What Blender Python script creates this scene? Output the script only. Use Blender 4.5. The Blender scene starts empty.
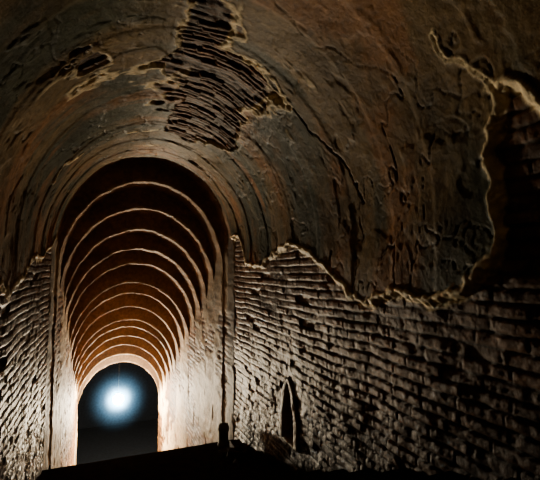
import bpy, math, numpy as np
S=0.75; ZF=2.4
rng=np.random.RandomState(7)
TAB=rng.rand(256,256)
def vn(x,y,o=0):
    x=np.asarray(x,float)+o*17.3; y=np.asarray(y,float)+o*9.1
    xi=np.floor(x).astype(int); yi=np.floor(y).astype(int)
    fx=x-xi; fy=y-yi; fx=fx*fx*(3-2*fx); fy=fy*fy*(3-2*fy)
    a=TAB[xi&255,yi&255]; b=TAB[(xi+1)&255,yi&255]; c=TAB[xi&255,(yi+1)&255]; d=TAB[(xi+1)&255,(yi+1)&255]
    return (a*(1-fx)+b*fx)*(1-fy)+(c*(1-fx)+d*fx)*fy
def fbm(x,y,o=0,n=4):
    r=0;a=.5;t=0
    for i in range(n):
        r=r+a*vn(x*2**i,y*2**i,o+i*3); t+=a; a*=.55
    return r/t
def sst(a,b,x):
    t=np.clip((x-a)/(b-a),0,1); return t*t*(3-2*t)
XC,ZS,RX,RZ=.51,.2,1.2,1.4
ph=np.linspace(math.pi,0,600)
ax=XC+RX*np.cos(ph); az=ZS+RZ*np.sin(ph)
PX=np.concatenate([[XC-RX],ax,[XC+RX]]); PZ=np.concatenate([[-ZF],az,[-ZF]])
PS=np.concatenate([[0],np.cumsum(np.hypot(np.diff(PX),np.diff(PZ)))])
S1=PS[1]; S2=PS[-2]; SE=PS[-1]
def prof(s):
    X=np.interp(s,PS,PX); Z=np.interp(s,PS,PZ)
    nx=-(X-XC)/RX**2; nz=-(Z-ZS)/RZ**2; nz=np.where(Z<ZS,0,nz)
    l=np.hypot(nx,nz); return X,Z,nx/l,nz/l
th=math.radians(21.8)
R=[(6.41,5.35),(6.78,5.15),(6.87,4.54),(6.73,4.13),(6.64,3.72),(6.74,3.36),(6.82,3.06),(6.97,2.85),(7.07,2.63),(7.14,2.36),(7.09,2.22),(7.01,2.04),(7.06,1.93),(7.08,1.79),(7.02,1.61),(6.95,1.47),(6.85,1.36),(6.75,1.32),(6.51,1.32),(6.31,1.32),(6.15,1.25),(6.08,1.22),(6.15,1.15),(6.27,1.07)]
L=[(2.84,5.77),(2.48,4.87),(2.47,4.19),(2.29,3.81),(2.19,3.48),(2.26,3.23)]
C=[(4.50,2.29),(4.55,2.86),(4.68,3.75),(4.66,4.56),(4.99,4.68),(5.43,4.09),(5.36,3.37),(5.21,3.35),(5.33,3.05),(5.4,2.73),(5.22,2.63),(4.97,2.66),(4.83,2.64),(4.83,2.4),(4.82,2.14)]
CA=[(4.82,2.14),(4.83,2.64),(4.98,2.66),(5.22,2.63),(5.4,2.73),(5.33,3.05),(5.21,3.35)]
CB=[(5.4,2.73),(5.74,2.73),(6.1,2.51),(6.39,2.38)]
CC=[(6.08,1.24),(5.98,1.28),(5.91,1.33),(5.84,1.4),(5.67,1.42)]
CD=[(3.27,4.27),(3.5,4.26),(3.71,4.45)]
CE=[(4.24,4.54),(4.45,4.6),(4.6,4.56)]
Rp=[(R[0][0]-.1,7)]+R+[(R[-1][0],-9),(20,-9),(20,7)]
Lp=[(L[0][0],7)]+L+[(L[-1][0],-9),(-9,-9),(-9,7)]
Cp=C[:]; Cp=Cp+[(C[-1][0],C[-1][1]-2.5),(C[0][0],C[0][1]-2.5)]
def segd(s,y,pts,closed=False):
    d=np.full(s.shape,9.)
    n=len(pts)
    for i in range(n if closed else n-1):
        ax_,ay=pts[i]; bx,by=pts[(i+1)%n]
        vx,vy=bx-ax_,by-ay; q=vx*vx+vy*vy+1e-9
        t=np.clip(((s-ax_)*vx+(y-ay)*vy)/q,0,1)
        d=np.minimum(d,np.hypot(s-ax_-t*vx,y-ay-t*vy))
    return d
def inp(s,y,pts):
    c=np.zeros(s.shape,bool);n=len(pts)
    for i in range(n):
        x1,y1=pts[i];x2,y2=pts[(i+1)%n]
        if y1==y2: continue
        m=((y1>y)!=(y2>y))&(s<(x2-x1)*(y-y1)/(y2-y1)+x1); c^=m
    return c
def bricks(u,v,rh,bl,o):
    v=v+.03*(fbm(u*.9,v*.9,o)-.5)*2+.02*(fbm(u*4,v*4,o+2)-.5)
    r=np.floor(v/rh); fv=v/rh-r
    off=TAB[(r.astype(int)*7+o)&255,3]*.6+(r%2)*.5
    uu=u/bl+off+.12*(vn(u*3,v*3,o+5)-.5); c=np.floor(uu); fu=uu-c
    h=TAB[(r.astype(int)+o*11)&255,(c.astype(int)*5)&255]; h2=TAB[(c.astype(int)+31)&255,(r.astype(int)*3+o)&255]
    ev=np.minimum(fv,1-fv)*rh; eu=np.minimum(fu,1-fu)*bl
    body=np.minimum(sst(.001,.014,ev),.4+.6*sst(.001,.008,eu))
    return body,h,h2
def floorz(y): return np.interp(y,[-2.2,0,1.16,2.05,3.5,5.66],[-.40,-.58,-.86,-1.20,-1.86,-2.4])
TR=.36
def stepz(y):
    k=np.floor((5.66-np.asarray(y,float))/TR+1e-6); return floorz(5.66-np.maximum(k,0)*TR)
def fields(s,y):
    ws=s+.16*(fbm(s*3.5,y*3.5,1)-.5)+.06*(fbm(s*16,y*16,41)-.5); wy=y+.16*(fbm(s*3.5,y*3.5,2)-.5)+.06*(fbm(s*16,y*16,42)-.5)
    dR=segd(ws,wy,Rp,True);dL=segd(ws,wy,Lp,True);dC=segd(ws,wy,Cp,True)
    iR=inp(ws,wy,Rp);iL=inp(ws,wy,Lp);iC=inp(ws,wy,Cp)
    sR=np.where(iR,-dR,dR);sL=np.where(iL,-dL,dL)
    sC=np.where(iC,-dC,dC)+.34*(fbm(s*4,y*4,43,5)-.5)
    sd=np.minimum(np.minimum(sR,sL),sC)
    mid=(S1+S2)/2
    sp=(.225-fbm(s*1.5,y*2.6,11,5))+.06*sst(1.0,.3,np.abs(s-mid-.1))
    sp=np.where(s>mid+1.1,-.1,sp)
    sd=np.minimum(sd,-sp*.8)
    M=sst(-.008,.008,sd)
    top=(s>S1+.5)&(s<S2-.6)
    b1,h1,g1=bricks(y,s,.072,.27,3)
    b2,h2,g2=bricks(s+.12*(fbm(s*3,y*3,6)-.5),y+.10*(fbm(s*3,y*3,7)-.5),.05,.22,5)
    body=np.where(top,b2,b1);h=np.where(top,h2,h1);g=np.where(top,g2,g1)
    amp=np.where(top,.028,.010)
    rough=(fbm(s*12,y*12,21)-.5)*.014+(fbm(s*36,y*36,22)-.5)*.007
    ero=.4+.6*sst(.35,.6,fbm(s*2.2,y*2.2,24))
    brick=body*.014*ero+(h-.5)*amp*body-.006-np.where(g>.965,.022,0)*body+rough
    brick+= (fbm(s*2,y*2,23)-.5)*.04
    rings=np.zeros_like(s)
    for yy,a in ((5.35,.014),(5.12,-.012),(4.9,.014),(4.6,-.012),(4.3,.012),(4.0,-.010),(3.6,.008),(3.1,-.007),(2.55,.007),(2.1,-.006),(1.72,-.006)):
        rings+=a*sst(-.02,.02,y-yy+.08*(fbm(s*1.1,y*.5+yy,31)-.5))*sst(.3,.5,fbm(s*.9,y*.3+yy*3,32)+.1)
    pl=.024+rings+(fbm(s*1.2,y*1.5,25)-.5)*.05+(fbm(s*9,y*9,26)-.5)*.006+.006*sst(.50,.53,fbm(s*1.4,y*2.4,27,5))
    cw=s+.14*(fbm(s*5,y*5,51)-.5)+.04*(fbm(s*20,y*20,53)-.5);cy=y+.14*(fbm(s*5,y*5,52)-.5)+.04*(fbm(s*20,y*20,54)-.5)
    ck=np.minimum(segd(cw,cy,CB),segd(cw,cy,CC))
    rd=np.abs(fbm(s*1.3,y*2.2,61,4)-.5); rd2=np.abs(fbm(s*2.6,y*1.8,66,4)-.47)
    crk=np.maximum(sst(.006,.001,rd)*.8*sst(.35,.47,fbm(s,y,67)),sst(.014,.004,ck))
    crk=np.maximum(crk,sst(.006,.001,rd2)*.6*sst(.42,.55,fbm(s,y,68)))
    pl-=.011*crk
    real=np.minimum(np.abs(sR),np.abs(sL))
    lip=np.exp(-((sd-.030)/.017)**2)*np.where(real<.25,1,.4)
    ca=segd(cw,cy,CA)
    for c in(CC,CD,CE): ca=np.minimum(ca,segd(cw,cy,c))
    lip2=sst(.028,.010,ca)*sst(.30,.42,fbm(s*4,y*4,85))
    pl+=.014*np.maximum(lip,lip2*.7)
    d=brick*(1-M)+pl*M
    nz=s-S2; zt=ZS-nz
    hw=.14*np.clip((-1.14-zt)/.34,0,1)**.6
    ok=(s>S2)&(zt>-1.72)&(zt<-1.05)
    vtx=np.maximum(0,(zt+1.14))
    ins=np.where(ok,hw-np.abs(y-3.76)-vtx,-1)
    ins=np.minimum(ins,zt+1.70)
    fr=sst(-.08,-.06,ins)*ok
    d=d*(1-fr)+(.020+rough*1.)*fr
    hole=sst(.0,.015,ins)*ok
    d=d-.30*hole
    fr=fr*(1-hole)
    band=fbm(y*1.9+.25*fbm(s*1.5,y,71),s*.35,72,4)
    blot=fbm(s*2.2,y*2.2,73,5)
    fine=fbm(s*7,y*12,76,4)
    A=np.array([.052,.056,.030]);B=np.array([.19,.125,.050]);D=np.array([.27,.115,.030])
    t=sst(.42,.60,band)[...,None]; pc=A*(1-t)+B*t
    t=(sst(.50,.62,fbm(y*3.1+.3*blot,s*.5,75))*sst(.3,.6,blot)*.8)[...,None]; pc=pc*(1-t)+D*t
    pc=pc*(.25+1.0*blot[...,None]+.35*fine[...,None])
    pc=pc*(1-.65*crk[...,None])
    bc0=np.array([.046,.021,.009]);bc1=np.array([.22,.098,.034])
    t=(h*.4+.6*sst(.3,.7,fbm(s*1.3,y*1.3,77,5)))[...,None]; bc=bc0*(1-t)+bc1*t
    mort=np.array([.038,.023,.011]); t=body[...,None]; bc=mort*(1-t)+bc*t
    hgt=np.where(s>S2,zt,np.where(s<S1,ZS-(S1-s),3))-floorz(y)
    low_shade=sst(.85,.05,hgt+.3*(blot-.5))
    bc=bc*(1-.65*low_shade[...,None])*np.where(s<(S1+S2)/2,.7,1)[...,None]  # brick darkened towards the floor as painted shade; left half toned down too
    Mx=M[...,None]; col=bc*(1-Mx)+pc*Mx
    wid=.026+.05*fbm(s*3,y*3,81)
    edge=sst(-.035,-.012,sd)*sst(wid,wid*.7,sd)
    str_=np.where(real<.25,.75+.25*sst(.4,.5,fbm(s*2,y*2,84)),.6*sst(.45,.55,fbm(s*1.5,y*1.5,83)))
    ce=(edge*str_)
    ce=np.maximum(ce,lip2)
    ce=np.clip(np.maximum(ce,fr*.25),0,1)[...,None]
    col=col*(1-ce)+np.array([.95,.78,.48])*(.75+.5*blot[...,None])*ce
    col=col*(1-.85*hole[...,None])  # niche interior darkened, recess shade put into the colour
    return d,col,M
def grid_mesh(name,P,col,mat,flip=False,smooth=True):
    a,b=P.shape[:2]; n=a*b
    idx=np.arange(n).reshape(a,b)
    q=np.stack([idx[:-1,:-1],idx[1:,:-1],idx[1:,1:],idx[:-1,1:]],-1).reshape(-1,4)
    if flip:q=q[:,::-1]
    me=bpy.data.meshes.new(name)
    me.vertices.add(n); me.vertices.foreach_set('co',P.reshape(-1).astype(np.float32))
    me.loops.add(q.size); me.loops.foreach_set('vertex_index',q.reshape(-1).astype(np.int32))
    me.polygons.add(len(q)); me.polygons.foreach_set('loop_start',(np.arange(len(q))*4).astype(np.int32))
    me.polygons.foreach_set('use_smooth',np.full(len(q),smooth,bool))
    me.update(calc_edges=True)
    if col is not None:
        ca=me.color_attributes.new('Col','FLOAT_COLOR','POINT')
        c=np.concatenate([col,np.ones(col.shape[:-1]+(1,))],-1).reshape(-1).astype(np.float32)
        ca.data.foreach_set('color',c)
    me.materials.append(mat)
    o=bpy.data.objects.new(name,me); bpy.context.collection.objects.link(o); return o
def mat_attr(name,rough=.62,bump=.5,scale=28,spec=.2):
    m=bpy.data.materials.new(name); m.use_nodes=True; nt=m.node_tree; N=nt.nodes; K=nt.links
    b=N['Principled BSDF']; at=N.new('ShaderNodeAttribute'); at.attribute_name='Col'
    tc=N.new('ShaderNodeTexCoord'); n1=N.new('ShaderNodeTexNoise'); n1.inputs['Scale'].default_value=scale; n1.inputs['Detail'].default_value=8; n1.inputs['Roughness'].default_value=.65
    K.new(tc.outputs['Object'],n1.inputs['Vector'])
    mr=N.new('ShaderNodeMapRange'); mr.inputs[1].default_value=.25; mr.inputs[2].default_value=.75; mr.inputs[3].default_value=.45; mr.inputs[4].default_value=1.5
    K.new(n1.outputs['Fac'],mr.inputs[0])
    mx=N.new('ShaderNodeVectorMath'); mx.operation='SCALE'; K.new(at.outputs['Color'],mx.inputs[0]); K.new(mr.outputs[0],mx.inputs['Scale'])
    K.new(mx.outputs[0],b.inputs['Base Color'])
    bp_=N.new('ShaderNodeBump'); bp_.inputs['Strength'].default_value=bump; bp_.inputs['Distance'].default_value=.010
    K.new(n1.outputs['Fac'],bp_.inputs['Height']); K.new(bp_.outputs[0],b.inputs['Normal'])
    b.inputs['Roughness'].default_value=rough; b.inputs['Specular IOR Level'].default_value=spec
    return m
def mat_flat(name,c,rough=.8,scale=15,bump=.4,em=None,st=0):
    m=bpy.data.materials.new(name); m.use_nodes=True; nt=m.node_tree; N=nt.nodes; K=nt.links; b=N['Principled BSDF']
    n1=N.new('ShaderNodeTexNoise'); n1.inputs['Scale'].default_value=scale; n1.inputs['Detail'].default_value=6
    tc=N.new('ShaderNodeTexCoord'); K.new(tc.outputs['Object'],n1.inputs['Vector'])
    cr=N.new('ShaderNodeValToRGB'); cr.color_ramp.elements[0].position=.3; cr.color_ramp.elements[1].position=.7
    cr.color_ramp.elements[0].color=(*[x*.5 for x in c],1); cr.color_ramp.elements[1].color=(*[min(1,x*1.3) for x in c],1)
    K.new(n1.outputs['Fac'],cr.inputs[0]); K.new(cr.outputs[0],b.inputs['Base Color'])
    bm=N.new('ShaderNodeBump'); bm.inputs['Strength'].default_value=bump; bm.inputs['Distance'].default_value=.008
    K.new(n1.outputs['Fac'],bm.inputs['Height']); K.new(bm.outputs[0],b.inputs['Normal']); b.inputs['Roughness'].default_value=rough; b.inputs['Specular IOR Level'].default_value=.12
    if em: b.inputs['Emission Color'].default_value=(*em,1); b.inputs['Emission Strength'].default_value=st
    return m
M_v=mat_attr('weathered_plaster_and_brick',.5,.7,26,.14)
M_p=mat_attr('limewashed_brick',.65,.5,22,.2)
M_f=mat_flat('packed_earth',(.03,.021,.014),.95)
M_d=mat_flat('chamber_shade',(.006,.008,.012),.95)  # near black so the chamber looks unlit, shade put into its colour
M_s=mat_flat('grey_stone',(.20,.18,.14),.8)
M_b=mat_flat('old_brick',(.06,.035,.02),.8)
Ys=np.concatenate([np.linspace(-2.2,.8,60)[:-1],np.arange(.8,3,.0085),np.arange(3,5.651,.011),[5.66]])
def sec(name,sa,sb):
    n=int((sb-sa)/.010); ss=np.linspace(sa,sb,n)
    s,y=np.meshgrid(ss,Ys,indexing='ij')
    d,col,M=fields(s,y)
    X,Z,nx,nz=prof(s)
    P=np.stack([X+nx*d,y,Z+nz*d+ZF],-1)*S
    return grid_mesh(name,P,col,M_v)
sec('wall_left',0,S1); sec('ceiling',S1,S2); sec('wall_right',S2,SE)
DY,DZ,NS=.52,.31,14
rows=[]
Y0=5.62
jz=np.concatenate([[0],(rng.rand(NS)-.5)*.10,[0]]); jy=np.concatenate([[0],(rng.rand(NS)-.5)*.14,[0]])
zz=lambda n:-n*DZ+jz[n]
rows+= [(Y0,.10,-.10,0,-1),(Y0,.02,-.02,0,-1),(Y0,0,.0,.6,-1),(Y0+.03,0,.01,.6,-1)]
NK=12
for n in range(NS+1):
    ya=Y0+n*DY+.03+jy[n]; yb=Y0+(n+1)*DY+jy[n+1]
    for k in range(1,NK): rows.append((ya+(yb-ya-.03)*k/(NK-1),zz(n),.01+.02*min(n,1),0,n))
    if n<NS:
        D=zz(n+1)-zz(n)
        rows.append((yb-.012,zz(n),.03,0,n))
        for k in (.08,.25,.4,.55,.7,.85): rows.append((yb,zz(n)+k*D,.03,0,n))
        rows.append((yb,zz(n)+.93*D,.03,1,n)); rows.append((yb+.005,zz(n+1)+.010,.03,1,n)); rows.append((yb+.02,zz(n+1),.03,1,n+1)); 
rows=np.array(rows)
YEND=rows[-1,0]
na=200; phs=np.linspace(math.pi,0,na)
wl=np.linspace(-2.75,0,150)[:-1]
P=[];Cc=[]
for (y,dz,sh,ef,nn_) in rows:
    xc=.51-.11*np.clip((y-5.62)/7.3,0,1)
    rx=RX-sh;rz=RZ-sh+.06
    X=np.concatenate([np.full(len(wl),xc-rx),xc+rx*np.cos(phs),np.full(len(wl),xc+rx)])
    Z=np.concatenate([ZS+wl,ZS+rz*np.sin(phs),ZS+wl[::-1]])+dz
    Y=np.full(X.shape,y)
    sidev=np.where(X>xc,50.,0.)
    nn=(fbm(X*3+Z*4,Y*4,91)-.5)+.8*(fbm(X*8,Z*8+nn_*5,92)-.5)
    dep=np.concatenate([np.zeros(len(wl)),np.sin(phs),np.zeros(len(wl))])
    ws_=1-sst(.0,.25,dep)
    t=fbm(Z*1.6+sidev,Y*1.6,93,5)
    bd,bh,bg=bricks(Y+sidev,Z,.08,.26,13)
    bm_=sst(.50,.53,fbm(Z*1.3+sidev,Y*1.1,97,5))
    rel=ws_*((1-bm_)*.018+bm_*(bd*.010+(bh-.5)*.010))*sst(Y0,Y0+.3,y)
    ins=np.sign(xc-X)
    X=X+ins*(nn*.03*(np.abs(X-xc)/rx)+rel); Z=Z-nn*.045*np.clip((Z-dz-ZS)/rz,0,1)
    arch=(np.concatenate([np.zeros(len(wl)),np.ones(na),np.zeros(len(wl))]))
    t2=fbm(Z*3.2+9,Y*3.2,98,5); t3=fbm(X*4+nn_*7,Z*4,99,4)
    base=np.array([.24,.135,.065])*(.15+.9*t2+.8*t3)[:,None]*(1-.78*sst(7,14,nn_))  # last arches darkened in colour, painted shade around the lamp
    pls=np.array([.32,.235,.14])*(.25+1.4*t[:,None])*(1+.9*sst(3,10,nn_)); brc=np.array([.20,.095,.036])*(.4+bh*1.0)[:,None]*(.35+.65*bd)[:,None]  # plaster lightened towards the door, lamp light painted into its colour
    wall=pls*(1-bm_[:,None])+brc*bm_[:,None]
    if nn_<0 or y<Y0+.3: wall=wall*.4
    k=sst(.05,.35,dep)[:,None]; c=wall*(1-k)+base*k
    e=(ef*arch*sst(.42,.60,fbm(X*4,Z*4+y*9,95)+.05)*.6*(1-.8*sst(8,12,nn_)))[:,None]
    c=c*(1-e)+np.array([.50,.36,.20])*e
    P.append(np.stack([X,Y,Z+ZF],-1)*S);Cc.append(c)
P=np.array(P).transpose(1,0,2);Cc=np.array(Cc).transpose(1,0,2)
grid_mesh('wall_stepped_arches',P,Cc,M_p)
def add_boxes(name,boxes,mat,bev=.0,jit=0):
    v=[];f=[]
    for (c,h,rz) in boxes:
        b=len(v)
        for sx in(-1,1):
            for sy in(-1,1):
                for sz in(-1,1):
                    x,y=sx*h[0]+rng.uniform(-jit,jit),sy*h[1]+rng.uniform(-jit,jit)
                    v.append(((c[0]+x*math.cos(rz)-y*math.sin(rz))*S,(c[1]+x*math.sin(rz)+y*math.cos(rz))*S,(c[2]+sz*h[2]+ZF)*S))
        f+=[tuple(b+i for i in q) for q in((0,1,3,2),(4,6,7,5),(0,4,5,1),(2,3,7,6),(0,2,6,4),(1,5,7,3))]
    me=bpy.data.meshes.new(name);me.from_pydata(v,[],f);me.materials.append(mat);o=bpy.data.objects.new(name,me);bpy.context.collection.objects.link(o)
    if bev:
        m=o.modifiers.new('bevel','BEVEL');m.width=bev;m.segments=2
    return o
xs=np.linspace(-.85,1.87,100);yl=[]
zl=[]
k=0
while True:
    y1=5.66-k*TR; y0=y1-TR; z=float(floorz(y1))
    for q in np.linspace(y1,y0,14): yl.append(q);zl.append(z)
    k+=1
    if y0<-2.2: break
yl=np.array(yl[::-1]);zl=np.array(zl[::-1])
xx,yy=np.meshgrid(xs,yl,indexing='ij')
P=np.stack([xx,yy+.012*(fbm(xx*5,zl[None,:]*9,103)-.5)*(yy<5.6),zl[None,:]+ZF+.012*(fbm(xx*4,yy*4,101)-.5)],-1)*S
grid_mesh('floor',P,None,M_f,True,False)
st=[]
for i in range(28):
    ya=5.66+i*.26; zt=-2.4-(i+1)*.155
    st.append(((.45,ya+.13,zt-.25),(1.45,.135,.25),0))
add_boxes('floor_stairs',st,mat_flat('worn_stair_brick',(.14,.08,.045),.9),.008)
zb=-2.4-28*.155
cx=.40
add_boxes('wall_end_chamber',[((cx-2.6,YEND+3,-4.8),(.1,3.0,2.6),0),((cx+2.6,YEND+3,-4.8),(.1,3.0,2.6),0),((cx,YEND+6,-4.8),(2.7,.1,2.6),0),((cx,YEND+3,-2.0),(2.7,3.,.1),0),((cx,YEND+3,zb-.1),(2.7,3.,.1),0),((cx-1.9,YEND+.05,-4.8),(.72,.05,2.6),0),((cx+1.9,YEND+.05,-4.8),(.72,.05,2.6),0)],M_d)
def lathe(name,prof_,mat,loc,seg=32):
    v=[];f=[]
    for r,z in prof_:
        for k in range(seg):
            a=2*math.pi*k/seg; v.append((loc[0]+r*math.cos(a),loc[1]+r*math.sin(a),loc[2]+z))
    for i in range(len(prof_)-1):
        for k in range(seg):
            k2=(k+1)%seg; f.append((i*seg+k,i*seg+k2,(i+1)*seg+k2,(i+1)*seg+k))
    me=bpy.data.meshes.new(name);me.from_pydata(v,[],f);me.materials.append(mat)
    for p in me.polygons:p.use_smooth=True
    o=bpy.data.objects.new(name,me);bpy.context.collection.objects.link(o);return o
lx,ly,lz=.33*S,12.45*S,(-3.66+ZF)*S
r=.095
M_bulb=mat_flat('glowing_glass',(.9,.9,.9),.3,5,0,(1,.84,.60),3700)
M_m=mat_flat('black_metal',(.03,.03,.03),.5)
bulb=lathe('bulb',[(r*max(.001,math.sin(a)),-r*math.cos(a)) for a in np.linspace(0,math.pi,20)],M_bulb,(0,0,0))
sock=lathe('socket',[(.001,.093),(.02,.093),(.022,.12),(.016,.14),(.001,.145)],M_m,(0,0,0))
cord=lathe('cord',[(.0022,.14),(.0022,.80)],M_m,(0,0,0),10)
lamp=bpy.data.objects.new('hanging_lamp',None);bpy.context.collection.objects.link(lamp);lamp.location=(lx,ly,lz)
for o in(bulb,sock,cord):o.parent=lamp
vm=bpy.data.materials.new('lamp_halo');vm.use_nodes=True;nt=vm.node_tree;N=nt.nodes;K=nt.links  # added blue halo around the lamp, made as a scattering volume
N.remove(N['Principled BSDF'])
vs=N.new('ShaderNodeVolumeScatter');vs.inputs['Color'].default_value=(.16,.46,1,1);vs.inputs['Anisotropy'].default_value=0
tc=N.new('ShaderNodeTexCoord');ln=N.new('ShaderNodeVectorMath');ln.operation='LENGTH';K.new(tc.outputs['Object'],ln.inputs[0])
def mrr(b,v):
    mr=N.new('ShaderNodeMapRange');mr.interpolation_type='SMOOTHERSTEP';mr.inputs[1].default_value=0;mr.inputs[2].default_value=b;mr.inputs[3].default_value=v;mr.inputs[4].default_value=0
    K.new(ln.outputs['Value'],mr.inputs[0]);return mr
m1=mrr(.72,.045);m2=mrr(.34,.7)
ad=N.new('ShaderNodeMath');ad.operation='ADD';K.new(m1.outputs[0],ad.inputs[0]);K.new(m2.outputs[0],ad.inputs[1])
K.new(ad.outputs[0],vs.inputs['Density']);K.new(vs.outputs[0],N['Material Output'].inputs['Volume'])
hz=lathe('lamp_halo',[(.72*max(.001,math.sin(a)),-.72*math.cos(a)) for a in np.linspace(0,math.pi,16)],vm,(0,0,0),24)
hz.parent=lamp
lathe('stone_post',[(.001,0),(.055,0),(.06,.03),(.05,.06),(.05,.15),(.06,.19),(.045,.23),(.001,.245)],M_s,(1.50*S,5.45*S,(float(stepz(5.45))+ZF)*S+.003),28)
rb=[]
for i in range(12):
    yy_=4.5+rng.uniform(-.35,.3)
    rb.append(((1.46+rng.uniform(-.10,.06),yy_,float(stepz(yy_))+.04+.07*(i%2)*(rng.rand()>.3)),(.11,.06,.036),rng.uniform(0,3)))
add_boxes('fallen_brick_pile',rb,M_b,.006,.008)
w=bpy.data.worlds.new('World');bpy.context.scene.world=w;w.use_nodes=True
w.node_tree.nodes['Background'].inputs[0].default_value=(.9,.78,.5,1);w.node_tree.nodes['Background'].inputs[1].default_value=.02
cam=bpy.data.cameras.new('camera');co=bpy.data.objects.new('camera',cam);bpy.context.collection.objects.link(co)
cam.sensor_fit='HORIZONTAL';cam.sensor_width=36;cam.lens=400/540*36;cam.clip_start=.02
co.location=(0,0,ZF*S);co.rotation_euler=(math.radians(94.29),0,-th)
bpy.context.scene.camera=co
